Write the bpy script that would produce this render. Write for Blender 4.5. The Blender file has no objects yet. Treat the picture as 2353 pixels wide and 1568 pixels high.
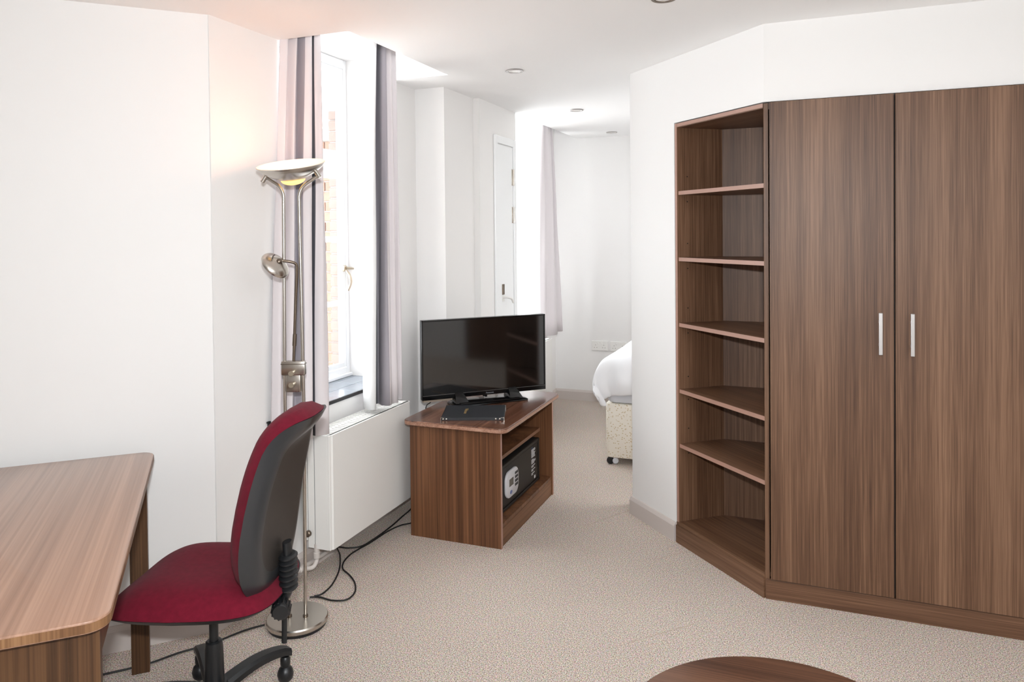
import bpy, bmesh, math, random
from math import pi, sin, cos, radians, sqrt
from mathutils import Vector, Matrix
random.seed(4)
C = bpy.context.scene.collection
S = bpy.context.scene

# ------------------------------------------------------------------ camera
def look(yaw, pitch, roll):
    f = Vector((-sin(yaw), cos(yaw), 0)); r = Vector((cos(yaw), sin(yaw), 0)); u = Vector((0, 0, 1))
    f2 = cos(pitch) * f - sin(pitch) * u; u2 = cos(pitch) * u + sin(pitch) * f
    r3 = cos(roll) * r + sin(roll) * u2; u3 = cos(roll) * u2 - sin(roll) * r
    return Matrix((r3, u3, -f2)).transposed().to_4x4()
cd = bpy.data.cameras.new('camera'); cam = bpy.data.objects.new('camera', cd); C.objects.link(cam)
cd.sensor_fit = 'HORIZONTAL'; cd.sensor_width = 36
cd.lens = 1696.3 / 2353 * 36
cd.shift_y = -(784 - 562.65) / 2353
cd.shift_x = 0
cd.clip_start = 0.02
cam.matrix_world = Matrix.Translation((0, 0, 1.5)) @ look(radians(21.419), radians(.937), radians(-.5584))
S.camera = cam

# ------------------------------------------------------------------ world, lights, exposure
S.view_settings.view_transform = 'Standard'; S.view_settings.look = 'None'
S.view_settings.gamma = 1; S.view_settings.use_curve_mapping = False
S.view_settings.exposure = 0.0
w = bpy.data.worlds.new('World'); S.world = w; w.use_nodes = True
bg = w.node_tree.nodes['Background']
bg.inputs[0].default_value = (0.90, 0.96, 1.0, 1); bg.inputs[1].default_value = 12.0
def area(name, loc, rot, sx, sy, power, col=(1, 1, 1)):
    l = bpy.data.lights.new(name, 'AREA'); l.shape = 'RECTANGLE'; l.size = sx; l.size_y = sy
    l.energy = power; l.color = col
    o = bpy.data.objects.new(name, l); C.objects.link(o); o.location = loc; o.rotation_euler = rot; return o
# the camera's flash just above the lens, and an added fill standing in for its ceiling bounce
fl = area('camera_flash', (0.02, -0.03, 1.68), (radians(86), 0, radians(21)), .07, .05, 55, (.93, .97, 1))
area('bounce_fill', (1.6, .1, 2.28), (0, 0, 0), 1.8, 2.2, 54, (.90, .96, 1))
area('bedroom_fill', (1.3, 5.1, 2.30), (0, 0, 0), 1.2, 1.2, 38, (.97, .985, 1))  # unseen area light added to brighten the bedroom
# sampling portals for the daylight coming in through the two windows
for nm, lc, sy in (('window_portal', (-2.40, 3.03, 1.6), .88), ('window_portal_bedroom', (-2.41, 5.415, 1.6), 1.06)):
    po = area(nm, lc, (0, radians(-90), 0), 1.75, sy, 1); po.data.cycles.is_portal = True

# ------------------------------------------------------------------ materials
def lin(c):
    return tuple(((v / 255) / 12.92 if v / 255 <= .04045 else ((v / 255 + .055) / 1.055) ** 2.4) for v in c) + (1,)
def mat(name, col, rough=.5, metal=0, spec=.5, bump=0, bscale=200, emit=None, estr=0, var=0, vscale=3, sheen=0, coat=0):
    m = bpy.data.materials.new(name); m.use_nodes = True; nt = m.node_tree; b = nt.nodes['Principled BSDF']
    c = lin(col)
    b.inputs['Base Color'].default_value = c; b.inputs['Roughness'].default_value = rough
    b.inputs['Metallic'].default_value = metal; b.inputs['Specular IOR Level'].default_value = spec
    if sheen: b.inputs['Sheen Weight'].default_value = sheen
    if coat: b.inputs['Coat Weight'].default_value = coat; b.inputs['Coat Roughness'].default_value = .1
    if emit: b.inputs['Emission Color'].default_value = lin(emit); b.inputs['Emission Strength'].default_value = estr
    tc = nt.nodes.new('ShaderNodeTexCoord')
    if bump:
        n = nt.nodes.new('ShaderNodeTexNoise'); n.inputs['Scale'].default_value = bscale; n.inputs['Detail'].default_value = 3
        nt.links.new(tc.outputs['Object'], n.inputs['Vector'])
        bp = nt.nodes.new('ShaderNodeBump'); bp.inputs['Strength'].default_value = bump; bp.inputs['Distance'].default_value = .002
        nt.links.new(n.outputs['Fac'], bp.inputs['Height']); nt.links.new(bp.outputs['Normal'], b.inputs['Normal'])
    if var:
        n = nt.nodes.new('ShaderNodeTexNoise'); n.inputs['Scale'].default_value = vscale; n.inputs['Detail'].default_value = 4
        nt.links.new(tc.outputs['Object'], n.inputs['Vector'])
        r = nt.nodes.new('ShaderNodeValToRGB'); r.color_ramp.elements[0].position = .3; r.color_ramp.elements[1].position = .7
        r.color_ramp.elements[0].color = tuple(v * (1 - var) for v in c[:3]) + (1,)
        r.color_ramp.elements[1].color = tuple(min(1, v * (1 + var)) for v in c[:3]) + (1,)
        nt.links.new(n.outputs['Fac'], r.inputs['Fac']); nt.links.new(r.outputs['Color'], b.inputs['Base Color'])
    return m
def wood(name, dark, mid, light, axis='Z', rough=.46, bands=3.2, fine=90, coat=0, rot=0):
    """straight-grained walnut laminate, the grain running along one local axis"""
    m = bpy.data.materials.new(name); m.use_nodes = True; nt = m.node_tree; b = nt.nodes['Principled BSDF']
    N = nt.nodes.new; L = nt.links.new
    tc = N('ShaderNodeTexCoord'); vr = N('ShaderNodeVectorRotate'); vr.rotation_type = 'Z_AXIS'; vr.inputs['Angle'].default_value = rot
    L(tc.outputs['Object'], vr.inputs['Vector'])
    def noise(sc, detail, dist=0, k=.03):
        mp = N('ShaderNodeMapping'); L(vr.outputs['Vector'], mp.inputs['Vector'])
        v = [sc, sc, sc]; v['XYZ'.index(axis)] = sc * k; mp.inputs['Scale'].default_value = v
        n = N('ShaderNodeTexNoise'); n.inputs['Scale'].default_value = 1; n.inputs['Detail'].default_value = detail
        n.inputs['Distortion'].default_value = dist
        L(mp.outputs['Vector'], n.inputs['Vector']); return n
    n1 = noise(bands * 3, 3, .4); n2 = noise(fine, 3, 0, .012); n3 = noise(fine * 5, 2, 0, .008)
    a = N('ShaderNodeMath'); a.operation = 'MULTIPLY_ADD'; L(n2.outputs['Fac'], a.inputs[0]); a.inputs[1].default_value = .46
    k = N('ShaderNodeMath'); k.operation = 'MULTIPLY'; L(n1.outputs['Fac'], k.inputs[0]); k.inputs[1].default_value = .56
    L(k.outputs[0], a.inputs[2])
    a2 = N('ShaderNodeMath'); a2.operation = 'MULTIPLY_ADD'; L(n3.outputs['Fac'], a2.inputs[0]); a2.inputs[1].default_value = .50
    L(a.outputs[0], a2.inputs[2])
    r = N('ShaderNodeValToRGB'); e = r.color_ramp.elements
    e[0].position = .56; e[0].color = lin(dark); e[1].position = .95; e[1].color = lin(light)
    x = e.new(.75); x.color = lin(mid)
    L(a2.outputs[0], r.inputs['Fac']); L(r.outputs['Color'], b.inputs['Base Color'])
    bp = N('ShaderNodeBump'); bp.inputs['Strength'].default_value = .12; bp.inputs['Distance'].default_value = .0006
    L(n3.outputs['Fac'], bp.inputs['Height']); L(bp.outputs['Normal'], b.inputs['Normal'])
    b.inputs['Roughness'].default_value = rough; b.inputs['Specular IOR Level'].default_value = .38
    if coat: b.inputs['Coat Weight'].default_value = coat; b.inputs['Coat Roughness'].default_value = .22
    return m
def carpet():
    m = bpy.data.materials.new('beige_fleck_carpet'); m.use_nodes = True; nt = m.node_tree; b = nt.nodes['Principled BSDF']
    N = nt.nodes.new; L = nt.links.new; tc = N('ShaderNodeTexCoord')
    n = N('ShaderNodeTexNoise'); n.inputs['Scale'].default_value = 240; n.inputs['Detail'].default_value = 3; n.inputs['Roughness'].default_value = .7
    v = N('ShaderNodeTexVoronoi'); v.inputs['Scale'].default_value = 260
    big = N('ShaderNodeTexNoise'); big.inputs['Scale'].default_value = 1.4; big.inputs['Detail'].default_value = 4
    for q in (n, v, big): L(tc.outputs['Object'], q.inputs['Vector'])
    r = N('ShaderNodeValToRGB'); e = r.color_ramp.elements
    e[0].position = .37; e[0].color = lin((122, 94, 72)); e[1].position = .63; e[1].color = lin((252, 240, 230))
    x = e.new(.5); x.color = lin((210, 191, 174))
    L(n.outputs['Fac'], r.inputs['Fac'])
    mx = N('ShaderNodeMix'); mx.data_type = 'RGBA'; mx.blend_type = 'MULTIPLY'; mx.inputs[0].default_value = .28
    L(r.outputs['Color'], mx.inputs[6]); L(v.outputs['Color'], mx.inputs[7])
    hs = N('ShaderNodeHueSaturation'); hs.inputs['Saturation'].default_value = .82; L(mx.outputs[2], hs.inputs['Color'])
    mr = N('ShaderNodeMapRange'); mr.inputs[3].default_value = .98; mr.inputs[4].default_value = 1.16
    L(big.outputs['Fac'], mr.inputs[0]); L(mr.outputs[0], hs.inputs['Value'])
    L(hs.outputs['Color'], b.inputs['Base Color'])
    bp = N('ShaderNodeBump'); bp.inputs['Strength'].default_value = .55; bp.inputs['Distance'].default_value = .004
    L(n.outputs['Fac'], bp.inputs['Height']); L(bp.outputs['Normal'], b.inputs['Normal'])
    b.inputs['Roughness'].default_value = .95; b.inputs['Specular IOR Level'].default_value = .1
    return m
def sprig_fabric():
    m = bpy.data.materials.new('sprigged_damask'); m.use_nodes = True; nt = m.node_tree; b = nt.nodes['Principled BSDF']
    N = nt.nodes.new; L = nt.links.new; tc = N('ShaderNodeTexCoord')
    mp = N('ShaderNodeMapping'); mp.inputs['Scale'].default_value = (62, 62, 80); mp.inputs['Rotation'].default_value = (0, .6, 0)
    L(tc.outputs['Object'], mp.inputs['Vector'])
    v = N('ShaderNodeTexVoronoi'); v.inputs['Scale'].default_value = 1; L(mp.outputs['Vector'], v.inputs['Vector'])
    r = N('ShaderNodeValToRGB'); e = r.color_ramp.elements
    e[0].position = .27; e[0].color = lin((206, 186, 150)); e[1].position = .30; e[1].color = lin((238, 230, 216))
    L(v.outputs['Distance'], r.inputs['Fac']); L(r.outputs['Color'], b.inputs['Base Color']); b.inputs['Roughness'].default_value = .8
    return m
M = {}
M['wall'] = mat('white_wall_paint', (240, 238, 236), .75, bump=.05, bscale=60)
M['ceil'] = mat('ceiling_paint', (249, 248, 247), .85)
M['skirt'] = mat('grey_cream_skirting', (206, 196, 190), .45)
M['carpet'] = carpet()
M['wood'] = wood('walnut_vertical', (72, 47, 32), (102, 73, 53), (134, 101, 78), 'Z', fine=130)
M['wood_x'] = wood('walnut_along_x', (76, 49, 34), (102, 72, 52), (130, 97, 74), 'X')
M['wood_d'] = wood('walnut_diag', (76, 49, 34), (102, 72, 52), (130, 97, 74), 'X', rot=radians(45.6))
M['wood_cab'] = wood('walnut_cabinet', (70, 42, 26), (104, 68, 44), (134, 92, 62), 'Z', rough=.4, bands=4, fine=40)
M['wood_top'] = wood('walnut_cabinet_top', (66, 38, 26), (104, 66, 48), (142, 98, 74), 'Y', rough=.25, bands=3.5, fine=30, coat=.5)
M['wood_desk'] = wood('walnut_desk_top', (112, 76, 56), (150, 108, 84), (178, 134, 106), 'Y', rough=.3, bands=2.2, fine=26, coat=.6)
M['wood_desk_x'] = wood('walnut_desk_apron', (54, 35, 21), (80, 54, 34), (104, 74, 48), 'Z', rough=.4, bands=4, fine=40)
M['wood_round'] = wood('walnut_round_top', (58, 36, 26), (88, 58, 42), (112, 78, 58), 'X', rough=.35, bands=3, fine=40, coat=.3)
M['edge'] = mat('walnut_edge_band', (170, 132, 116), .35)
M['steel'] = mat('brushed_nickel', (200, 194, 186), .27, 1)
M['steel_dark'] = mat('dark_nickel', (120, 108, 96), .35, 1)
M['handle'] = mat('satin_bar_handle', (188, 184, 182), .35, .6)
M['black'] = mat('black_plastic', (26, 27, 29), .38, bump=.08, bscale=400)
M['shell'] = mat('charcoal_plastic_shell', (46, 42, 39), .42, bump=.1, bscale=500)
M['rim'] = mat('grey_plastic_rim', (46, 47, 49), .28)
M['tvblack'] = mat('gloss_black', (8, 8, 9), .12)
M['screen'] = mat('tv_screen_glass', (10, 9, 9), .07, spec=1.0)
M['maroon'] = mat('maroon_wool', (106, 20, 38), .9, spec=.12, bump=.35, bscale=700, var=.12, vscale=60, sheen=.05)
M['silver'] = mat('silver_curtain_cloth', (226, 219, 221), .65, bump=.12, bscale=500, sheen=.1)
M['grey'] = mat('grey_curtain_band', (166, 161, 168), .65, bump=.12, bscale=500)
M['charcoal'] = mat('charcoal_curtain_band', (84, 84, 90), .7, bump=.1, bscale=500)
M['lining'] = mat('white_curtain_lining', (238, 238, 238), .8)
M['rad'] = mat('radiator_enamel', (236, 234, 230), .32)
M['radin'] = mat('radiator_inner_grey', (176, 178, 182), .6)
M['pipe'] = mat('painted_pipe', (206, 198, 192), .45)
M['frame'] = mat('white_window_gloss', (244, 245, 245), .3)
M['tile'] = mat('slate_grey_tile', (122, 130, 140), .2, coat=.2, var=.05, vscale=8)
M['grout'] = mat('tile_grout', (110, 118, 126), .8)
M['tileedge'] = mat('black_tile_edge', (34, 32, 34), .3)
M['brass'] = mat('dull_brass', (190, 178, 160), .3, 1)
M['white'] = mat('white_plastic', (240, 238, 234), .35)
M['duvet'] = mat('white_duvet', (246, 246, 248), .85)
M['sprig'] = sprig_fabric()
M['mattress'] = mat('mattress_grey', (206, 206, 210), .8)
M['bonded'] = mat('black_leatherette', (36, 38, 42), .45, bump=.5, bscale=350)
M['gold'] = mat('gold_print', (176, 146, 92), .4, .5)
M['silverprint'] = mat('grey_print', (150, 150, 156), .4)
M['safe'] = mat('safe_black_enamel', (30, 26, 22), .45, spec=.3)
M['safein'] = mat('safe_body_black', (12, 12, 12), .5)
M['safepanel'] = mat('silver_keypad', (206, 204, 206), .35)
M['lcd'] = mat('lcd_olive', (54, 48, 36), .2)
M['bluebadge'] = mat('blue_badge', (96, 108, 160), .4)
M['paper'] = mat('white_print', (208, 206, 206), .6)
M['cable'] = mat('black_cable', (24, 24, 24), .5)
M['brick'] = mat('hazed_red_brick', (128, 106, 100), .9, var=.12, vscale=9, bump=.3, bscale=80)  # both brick colours greyed to put the window's glare haze into them
M['brick2'] = mat('hazed_orange_brick', (138, 106, 92), .9, var=.18, vscale=9)
M['mortar'] = mat('lime_mortar', (150, 146, 142), .9)
M['stone'] = mat('pale_coping_stone', (214, 206, 190), .9, var=.08)
M['dark'] = mat('dark_recess', (20, 19, 18), .8)
M['bulbglow'] = mat('halogen_glow', (255, 236, 200), .5, emit=(255, 236, 196), estr=7)
M['glassglow'] = mat('warm_glass', (255, 222, 150), .4, emit=(255, 205, 120), estr=1.1)
M['bowlin'] = mat('bowl_cream_inside', (244, 226, 208), .5)
M['spotglass'] = mat('spot_lens', (226, 222, 216), .2)
def glass():
    m = bpy.data.materials.new('window_glass'); m.use_nodes = True; nt = m.node_tree
    nt.nodes.remove(nt.nodes['Principled BSDF'])
    t = nt.nodes.new('ShaderNodeBsdfTransparent'); g = nt.nodes.new('ShaderNodeBsdfGlossy'); g.inputs['Roughness'].default_value = .02
    f = nt.nodes.new('ShaderNodeFresnel'); f.inputs[0].default_value = 1.45; x = nt.nodes.new('ShaderNodeMixShader')
    gm = nt.nodes.new('ShaderNodeNewGeometry'); mm = nt.nodes.new('ShaderNodeMath'); mm.operation = 'MULTIPLY'
    iv = nt.nodes.new('ShaderNodeMath'); iv.operation = 'SUBTRACT'; iv.inputs[0].default_value = 1; nt.links.new(gm.outputs['Backfacing'], iv.inputs[1])
    nt.links.new(f.outputs[0], mm.inputs[0]); nt.links.new(iv.outputs[0], mm.inputs[1]); nt.links.new(mm.outputs[0], x.inputs[0]); nt.links.new(t.outputs[0], x.inputs[1]); nt.links.new(g.outputs[0], x.inputs[2])
    nt.links.new(x.outputs[0], nt.nodes['Material Output'].inputs[0]); return m
M['glass'] = glass()

# ------------------------------------------------------------------ helpers
def BM(): return bmesh.new()
def merge(dst, src, mtx=None):
    if mtx: bmesh.ops.transform(src, matrix=mtx, verts=src.verts)
    me = bpy.data.meshes.new('t'); src.to_mesh(me); src.free(); dst.from_mesh(me); bpy.data.meshes.remove(me)
def bx(bm, lo, hi, bev=0, mtx=None, seg=2, mi=0):
    t = BM(); bmesh.ops.create_cube(t, size=1)
    for v in t.verts:
        v.co = Vector([(lo[i] + hi[i]) / 2 + v.co[i] * (hi[i] - lo[i]) for i in range(3)])
    if bev: bmesh.ops.bevel(t, geom=t.edges[:], offset=bev, segments=seg, affect='EDGES', profile=.5)
    for f in t.faces: f.material_index = mi
    merge(bm, t, mtx)
def prism(bm, poly, z0, z1, bev=0, mtx=None, mi=0):
    """poly: xy points counter-clockwise"""
    t = BM(); lo = [t.verts.new((p[0], p[1], z0)) for p in poly]; hi = [t.verts.new((p[0], p[1], z1)) for p in poly]
    n = len(poly)
    t.faces.new(list(reversed(lo))); t.faces.new(hi)
    for i in range(n): t.faces.new((lo[i], lo[(i + 1) % n], hi[(i + 1) % n], hi[i]))
    bmesh.ops.recalc_face_normals(t, faces=t.faces)
    if bev:
        es = [e for e in t.edges if abs(e.verts[0].co.z - e.verts[1].co.z) < 1e-6]
        bmesh.ops.bevel(t, geom=es, offset=bev, segments=2, affect='EDGES', profile=.5)
    for f in t.faces: f.material_index = mi
    merge(bm, t, mtx)
def rrect(x0, y0, x1, y1, r, n=6, corners=(1, 1, 1, 1)):
    out = []
    for (cx, cy, a), c in zip(((x1, y0, -90), (x1, y1, 0), (x0, y1, 90), (x0, y0, 180)), corners):
        sx = -1 if cx == x1 else 1; sy = -1 if cy == y1 else 1
        if not c: out.append((cx, cy)); continue
        for i in range(n + 1):
            t = radians(a + 90 * i / n); out.append((cx + sx * r + r * cos(t), cy + sy * r + r * sin(t)))
    return out
def smoothpath(pts, n=8):
    P = [Vector(p) for p in pts]; out = []
    for i in range(len(P) - 1):
        p0 = P[max(i - 1, 0)]; p1 = P[i]; p2 = P[i + 1]; p3 = P[min(i + 2, len(P) - 1)]
        for k in range(n):
            t = k / n
            out.append(.5 * ((2 * p1) + (-p0 + p2) * t + (2 * p0 - 5 * p1 + 4 * p2 - p3) * t * t + (-p0 + 3 * p1 - 3 * p2 + p3) * t ** 3))
    out.append(P[-1]); return out
def tube(bm, pts, r, seg=12, mtx=None, cap=True, flat=1.0):
    """round bar along pts; r a number or one per point; flat squashes the section vertically"""
    t = BM(); P = [Vector(p) for p in pts]; R = r if isinstance(r, (list, tuple)) else [r] * len(P); rings = []
    up = Vector((0, 0, 1))
    d0 = (P[1] - P[0]).normalized(); a = up.cross(d0)
    if a.length < .05: a = Vector((1, 0, 0))
    a.normalize()
    for i, p in enumerate(P):
        d = (P[min(i + 1, len(P) - 1)] - P[max(i - 1, 0)]).normalized()
        a = (a - a.dot(d) * d).normalized(); b = d.cross(a)
        rings.append([t.verts.new(p + R[i] * (cos(2 * pi * k / seg) * a + sin(2 * pi * k / seg) * flat * b)) for k in range(seg)])
    for i in range(len(rings) - 1):
        for k in range(seg): t.faces.new((rings[i][k], rings[i][(k + 1) % seg], rings[i + 1][(k + 1) % seg], rings[i + 1][k]))
    if cap: t.faces.new(list(reversed(rings[0]))); t.faces.new(rings[-1])
    bmesh.ops.recalc_face_normals(t, faces=t.faces); merge(bm, t, mtx)
def lathe(bm, prof, seg=48, mtx=None, close=False):
    """prof: (r, z) points"""
    t = BM(); rings = []
    for r, z in prof:
        if r < 1e-6: rings.append([t.verts.new((0, 0, z))])
        else: rings.append([t.verts.new((r * cos(2 * pi * k / seg), r * sin(2 * pi * k / seg), z)) for k in range(seg)])
    prs = list(zip(rings, rings[1:]))
    if close: prs.append((rings[-1], rings[0]))
    for A, B in prs:
        for k in range(seg):
            k2 = (k + 1) % seg
            if len(A) == 1 and len(B) == 1: continue
            if len(A) == 1: t.faces.new((A[0], B[k2], B[k]))
            elif len(B) == 1: t.faces.new((A[k], A[k2], B[0]))
            else: t.faces.new((A[k], A[k2], B[k2], B[k]))
    bmesh.ops.recalc_face_normals(t, faces=t.faces); merge(bm, t, mtx)
def align(p, d, roll=0):
    """matrix putting local +Z along d at p"""
    d = Vector(d).normalized(); return Matrix.Translation(p) @ d.to_track_quat('Z', 'Y').to_matrix().to_4x4() @ Matrix.Rotation(roll, 4, 'Z')
def cyl(bm, p, d, r, h, seg=24, bev=0):
    if bev: prof = [(0, 0), (r - bev, 0), (r, bev), (r, h - bev), (r - bev, h), (0, h)]
    else: prof = [(0, 0), (r, 0), (r, h), (0, h)]
    lathe(bm, prof, seg, align(p, d))
def thing(name, label, cat, loc=(0, 0, 0), rotz=0, group=None):
    o = bpy.data.objects.new(name, None); C.objects.link(o); o.empty_display_size = .1
    o.location = loc; o.rotation_euler = (0, 0, rotz); o['label'] = label; o['category'] = cat
    if group: o['group'] = group
    return o
def tag(o, label, cat, group=None):
    o['label'] = label; o['category'] = cat
    if group: o['group'] = group
    return o
def root(o):
    while o.parent: o = o.parent
    return o
def obj(name, bm, m, parent=None, smooth=None, world=True, label=None):
    """link bm as ONE object; coordinates are world ones unless world=False (then the root thing's own)"""
    me = bpy.data.meshes.new(name); bm.to_mesh(me); bm.free()
    for x in (m if isinstance(m, (list, tuple)) else [m]): me.materials.append(x)
    if parent is not None and world:
        rt = root(parent); mw = Matrix.Translation(rt.location) @ rt.rotation_euler.to_matrix().to_4x4()
        me.transform(mw.inverted())
    if smooth:
        for p in me.polygons: p.use_smooth = True
        me.set_sharp_from_angle(angle=radians(smooth))
    o = bpy.data.objects.new(name, me); C.objects.link(o); o.parent = parent
    if label: o['label'] = label
    return o
def struct(name, bm, m, parent=None, smooth=None):
    o = obj(name, bm, m, parent, smooth)
    if parent is None: o['kind'] = 'structure'
    return o
def copy_tree(o, parent=None):
    c = o.copy(); C.objects.link(c); c.parent = parent
    for ch in [x for x in bpy.data.objects if x.parent == o]: copy_tree(ch, c)
    return c
def text(s, size, m, name, parent, mtx, align_x='CENTER', ext=.0004, world=True):
    cu = bpy.data.curves.new('t', 'FONT'); cu.body = s; cu.size = size; cu.align_x = align_x; cu.extrude = ext; cu.resolution_u = 2
    o = bpy.data.objects.new('t', cu); C.objects.link(o)
    me = bpy.data.meshes.new_from_object(o.evaluated_get(bpy.context.evaluated_depsgraph_get()))
    bpy.data.objects.remove(o); bpy.data.curves.remove(cu)
    bm = BM(); bm.from_mesh(me); bpy.data.meshes.remove(me); bmesh.ops.transform(bm, matrix=mtx, verts=bm.verts)
    return obj(name, bm, m, parent, world=world)
def frame_mtx(p, xdir, ydir):
    x = Vector(xdir).normalized(); y = Vector(ydir).normalized(); z = x.cross(y)
    m = Matrix((x, y, z)).transposed().to_4x4(); m.translation = p; return m

# ------------------------------------------------------------------ room shell
H = 2.33; XW = -2.07
b = BM(); bx(b, (-5, -3.0, -.1), (3.2, 6.6, 0)); struct('floor', b, M['carpet'])
for (p, q) in (((-1.048, 3.591), (-0.86, 3.91)), ((-0.637, 3.344), (-0.489, 3.501)), ((-0.597, 2.627), (-0.386, 2.849))):
    p = Vector(p); q = Vector(q); d = (q - p).normalized(); n = Vector((-d.y, d.x)) * .0014
    b = BM(); prism(b, [p - n, q - n, q + n, p + n], 0, .0006); o = obj('carpet_seam', b, mat('carpet_seam_brown', (186, 167, 150), .95), bpy.data.objects['floor'])
# ceiling with the raised curtain pocket over the first window and the higher recess of the second
b = BM()
def slab(x0, y0, x1, y1): bx(b, (x0, y0, H), (x1, y1, H + .28))
slab(-5, -3, 3.2, 2.58); slab(-1.72, 2.58, 3.2, 3.495)
slab(-5, 3.495, 3.2, 4.79); slab(-1.855, 4.79, 3.2, 6.345); slab(-5, 6.345, 3.2, 6.6)
bx(b, (-2.6, 2.5, 2.46), (-1.6, 3.6, 2.6)); bx(b, (-2.6, 4.7, 2.46), (-1.8, 6.45, 2.6))
struct('ceiling', b, M['ceil'])
# window wall
b = BM()
bx(b, (-2.42, 2.18, 0), (XW, 2.58, 2.6)); bx(b, (-2.42, 2.58, 0), (XW, 3.49, .70)); bx(b, (-2.42, 3.49, 0), (XW, 3.9, 2.6))
struct('wall_window', b, M['wall'])
b = BM()
bx(b, (-2.42, 3.77, 0), (-1.885, 4.2, H)); struct('wall_pier', b, M['wall'])
b = BM()
bx(b, (-2.42, 4.17, 0), (-1.845, 4.79, 2.5)); bx(b, (-2.42, 4.78, 0), (XW, 4.88, 2.5)); bx(b, (-2.42, 4.87, 0), (XW - .001, 5.96, .70)); bx(b, (-2.42, 5.95, 0), (XW, 6.4, 2.5)); struct('wall_bedroom_window', b, M['wall'])
# left wall at forty five degrees
def wallseg(name, p, q, th, z0=0, z1=2.6):
    p = Vector((p[0], p[1])); q = Vector((q[0], q[1])); d = (q - p).normalized(); n = Vector((-d.y, d.x)) * th
    b = BM(); prism(b, [p, q, q + n, p + n], z0, z1); return struct(name, b, M['wall'])
K = (XW, 2.185); KL = (-4.25, .005)
wallseg('wall_left', KL, K, .25)
b = BM(); prism(b, [(-2.42, 1.85), (-2.075, 2.19), (-2.075, 2.4), (-2.42, 2.5)], 0, 2.6); struct('wall_left_corner', b, M['wall'])
wallseg('wall_left_rear', (-4.25, -2.6), KL, .2)
wallseg('wall_rear', (2.6, -2.6), (-4.25, -2.6), .2)
wallseg('wall_right', (2.6, 3.15), (2.6, -2.6), .2)
wallseg('wall_bedroom_far', (-2.2, 6.33), (2.6, 6.33), -.2) if False else None
b = BM(); bx(b, (-2.4, 6.33, 0), (2.8, 6.53, 2.6)); struct('wall_bedroom_far', b, M['wall'])
b = BM(); bx(b, (2.6, 3.15, 0), (2.8, 6.4, 2.6)); struct('wall_bedroom_right', b, M['wall'])
# the diagonal wall, the back of the wardrobe niche, the bulkhead over the wardrobe
b = BM()
prism(b, [(-.841, 3.868), (-.567, 3.586), (-.375, 3.775), (-.375, 4.0), (-.841, 4.0)], 0, H)
prism(b, [(-.375, 3.745), (2.6, 3.745), (2.6, 4.0), (-.375, 4.0)], 0, H)
struct('wall_diagonal', b, M['wall'])
b = BM(); prism(b, [(-.567, 3.586), (-.140, 3.15), (2.6, 3.15), (2.6, 3.745), (-.405, 3.745)], 2.017, H); struct('wall_bulkhead', b, M['wall'])
b = BM(); bx(b, (1.7, 3.15, 0), (2.6, 3.745, 2.017)); struct('wall_wardrobe_end', b, M['wall'])
# skirting boards
def skirting(name, p, q, h=.092, th=.016):
    """p to q with the room on the right-hand side"""
    p = Vector((p[0], p[1])); q = Vector((q[0], q[1])); d = (q - p).normalized(); n = Vector((d.y, -d.x))
    b = BM(); t = BM(); prof = [(0, 0), (th, 0), (th, h - .018), (th * .72, h - .01), (th * .4, h - .002), (0, h)]
    A = [t.verts.new((p + n * a).to_3d() + Vector((0, 0, z))) for a, z in prof]
    B = [t.verts.new((q + n * a).to_3d() + Vector((0, 0, z))) for a, z in prof]
    for i in range(len(prof)): j = (i + 1) % len(prof); t.faces.new((A[i], A[j], B[j], B[i]))
    t.faces.new(A[::-1]); t.faces.new(B); bmesh.ops.recalc_face_normals(t, faces=t.faces); merge(b, t)
    return struct(name, b, M['skirt'])
skirting('baseboard_diagonal', (-.846, 3.872), (-.567, 3.590))
skirting('baseboard_diagonal_end', (-.841, 4.0), (-.841, 3.860))
skirting('baseboard_left', (-4.2, .055), (XW, 2.185))
skirting('baseboard_window', (XW, 2.16), (XW, 3.77))
skirting('baseboard_pier', (XW, 3.77), (-1.885, 3.77))
skirting('baseboard_bedroom', (XW, 6.33), (2.5, 6.33))
skirting('baseboard_bedroom_window', (XW, 4.79), (XW, 6.33))
skirting('baseboard_cupboard', (-1.845, 4.17), (-1.845, 4.385))

b = BM(); bx(b, (2.572, 1.35, 0), (2.6, 1.40, 2.06), .003); bx(b, (2.572, 2.20, 0), (2.6, 2.25, 2.06), .003); bx(b, (2.573, 1.399, 2.01), (2.6, 2.201, 2.06), .003)  # unseen door added to give vertical bands in the television reflection
d2 = struct('door_for_reflection', b, M['frame']); b = BM(); bx(b, (2.585, 1.402, .005), (2.6, 2.198, 2.008), .002); obj('door_leaf', b, M['wood'], d2)
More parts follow.
